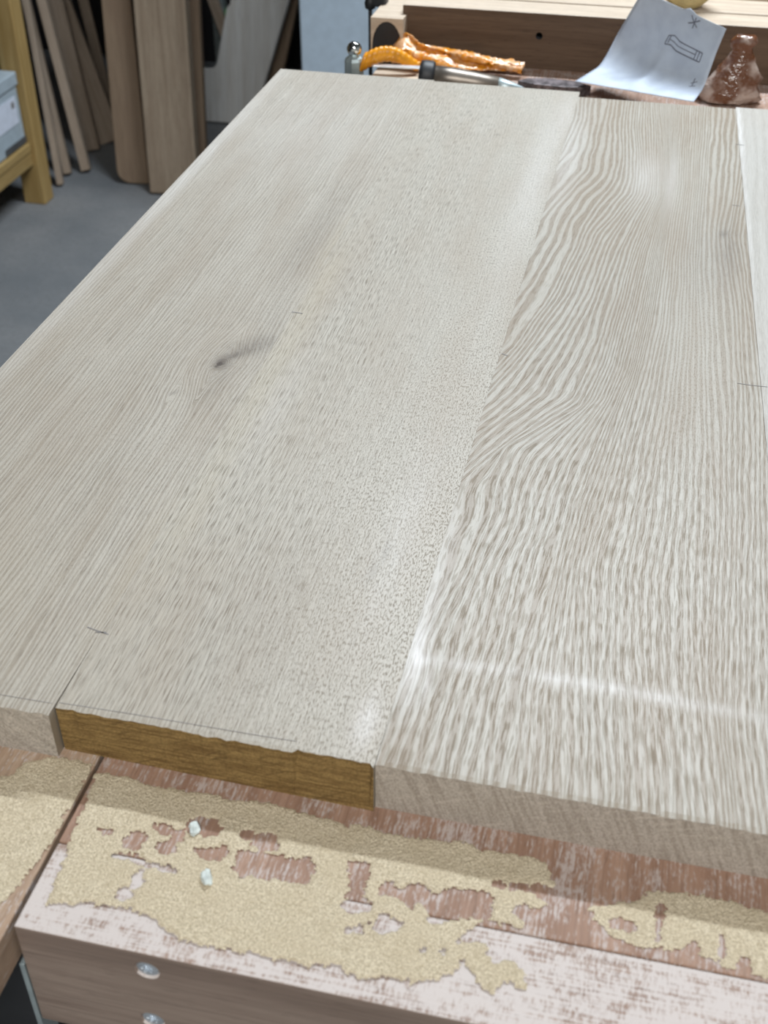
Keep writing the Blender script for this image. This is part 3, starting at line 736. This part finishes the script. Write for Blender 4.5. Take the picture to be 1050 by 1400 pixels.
# laths leaning in the corner: bottom on the floor, upper end towards the wall
laths = [((-1.470, 2.545, .004), (-1.681, 2.873, 1.5), .016, .030, 'short pale lath standing right against the pine post'),
         ((-1.483, 2.620, .004), (-1.825, 2.995, 1.5), .020, .034, 'narrow pale lath second from the pine post'),
         ((-1.443, 2.652, .004), (-1.654, 2.868, .80), .024, .036, 'short brown lath third from the pine post'),
         ((-1.488, 2.795, .004), (-1.852, 3.165, 1.5), .044, .020, 'wide lath leaning behind the short brown lath'),
         ((-1.462, 2.870, .004), (-2.005, 3.180, 1.4), .065, .026, 'long slanting lath leaning far to the left'),
         ((-1.600, 3.175, .004), (-1.902, 3.415, 1.5), .030, .024, 'long steep lath next to the dark corner'),
         ((-1.36, 3.30, .004), (-1.94, 3.60, 1.10), .075, .020, 'dark wide lath slanting in the shadowed corner')]
for i, (a, b, wx, wy, lab) in enumerate(laths):
    o = bar('lath', a, b, wx, wy, M_lath if i != 6 else M_stock2, None, .35); tag(o, lab, 'lath', 'laths leaning in the corner')
# leaning boards
def slab_board(name, poly, th, mat, p0, lean, rz, label, group='boards leaning against the wall', cat='board'):
    """poly: local x (width), z (height); leans back by angle"""
    Mx = Matrix(((1, 0, 0, 0), (0, 0, -1, 0), (0, 1, 0, 0), (0, 0, 0, 1)))
    o = prism(name, poly, -th/2, th/2, mat, None, .002, Mx)
    o.location = p0; o.rotation_euler = (-lean, 0, rz); o.rotation_mode = 'XYZ'; return tag(o, label, cat, group)
R = .035
rp = [(R*(1-math.cos(a)), R*(1-math.sin(a))) for a in [0, .26, .52, .79, 1.05, 1.31, 1.57]]
slab_board('leaning_board', rp+[(.085, 0), (.065, 1.6), (.02, 1.6)], .022, M_stock2, (-1.325, 2.60, 0.003), .10, .12, 'brown leaning board with a rounded lower corner')
slab_board('leaning_board', [(0, 0), (.130, 0), (.130, 1.55), (0, 1.55)], .040, M_stock, (-1.214, 2.56, .004), .10, .10, 'front leaning board of figured oak with thick edge')
slab_board('leaning_board', [(0, 0), (.135, 0), (.165, 1.65), (0, 1.65)], .026, M_stock2, (-1.238, 2.675, .003), .10, .10, 'plain brown board leaning behind the figured front board')
# pale board with a cut-out, leaning askew
cutp = [(-1.30, 0), (-1.105, 0), (-1.067, .125), (-.997, .348), (-.84, .85), (-1.02, .85), (-1.170, .345), (-1.172, .33), (-1.182, .32), (-1.215, .165), (-1.224, .153), (-1.240, .150), (-1.30, .150)]
slab_board('cutout_board', [(x+1.30, z) for x, z in cutp], .022, M_palebd, (-1.30, 3.10, .003), .20, 0, 'pale grey board with a rounded cut-out leaning askew', cat='board')
tag(bar('lath', (-1.14, 3.21, .004), (-1.55, 3.40, 1.0), .03, .016, M_lath), 'single lath seen slanting through the pale board cut-out', 'lath', 'laths leaning in the corner')
lv = empty('green_level', (-1.245, 3.33, 0), 'green and grey upright tool behind the pale cut-out board', 'tool')
box('body', (-.045, -.015, 0), (-.005, .015, .9), M_greymetal, lv, .003); box('green_strip', (-.005, -.015, .10), (.012, .015, .265), simple('green_plastic', (.08, .32, .05), .5), lv, .003)
slab_board('leaning_board', [(-1.15+1.2, 0), (-1.07+1.2, 0), (-1.030+1.2, .163), (-.992+1.2, .343), (-.83+1.2, 1.10), (-.90+1.2, 1.10)], .02, M_stock2, (-1.2, 3.185, .003), .20, 0, 'narrow brown board at the right edge of the pale cut-out board')
# white cabinet beyond the bench corner
cab = empty('white_cabinet', (-.40, 2.6, 0), 'bluish white metal cabinet standing beyond the far bench corner', 'cabinet')
box('carcass', (-.305, -.30, .05), (.50, .28, 1.5), M_bluewhite, cab, .006)
box('door', (-.303, -.322, .07), (.498, -.302, 1.48), M_bluewhite, cab, .004)
box('handle', (.42, -.35, .8), (.44, -.322, 1.0), M_greymetal, cab, .004)
box('plinth', (-.28, -.28, 0), (.48, .26, .05), M_black, cab, .002)
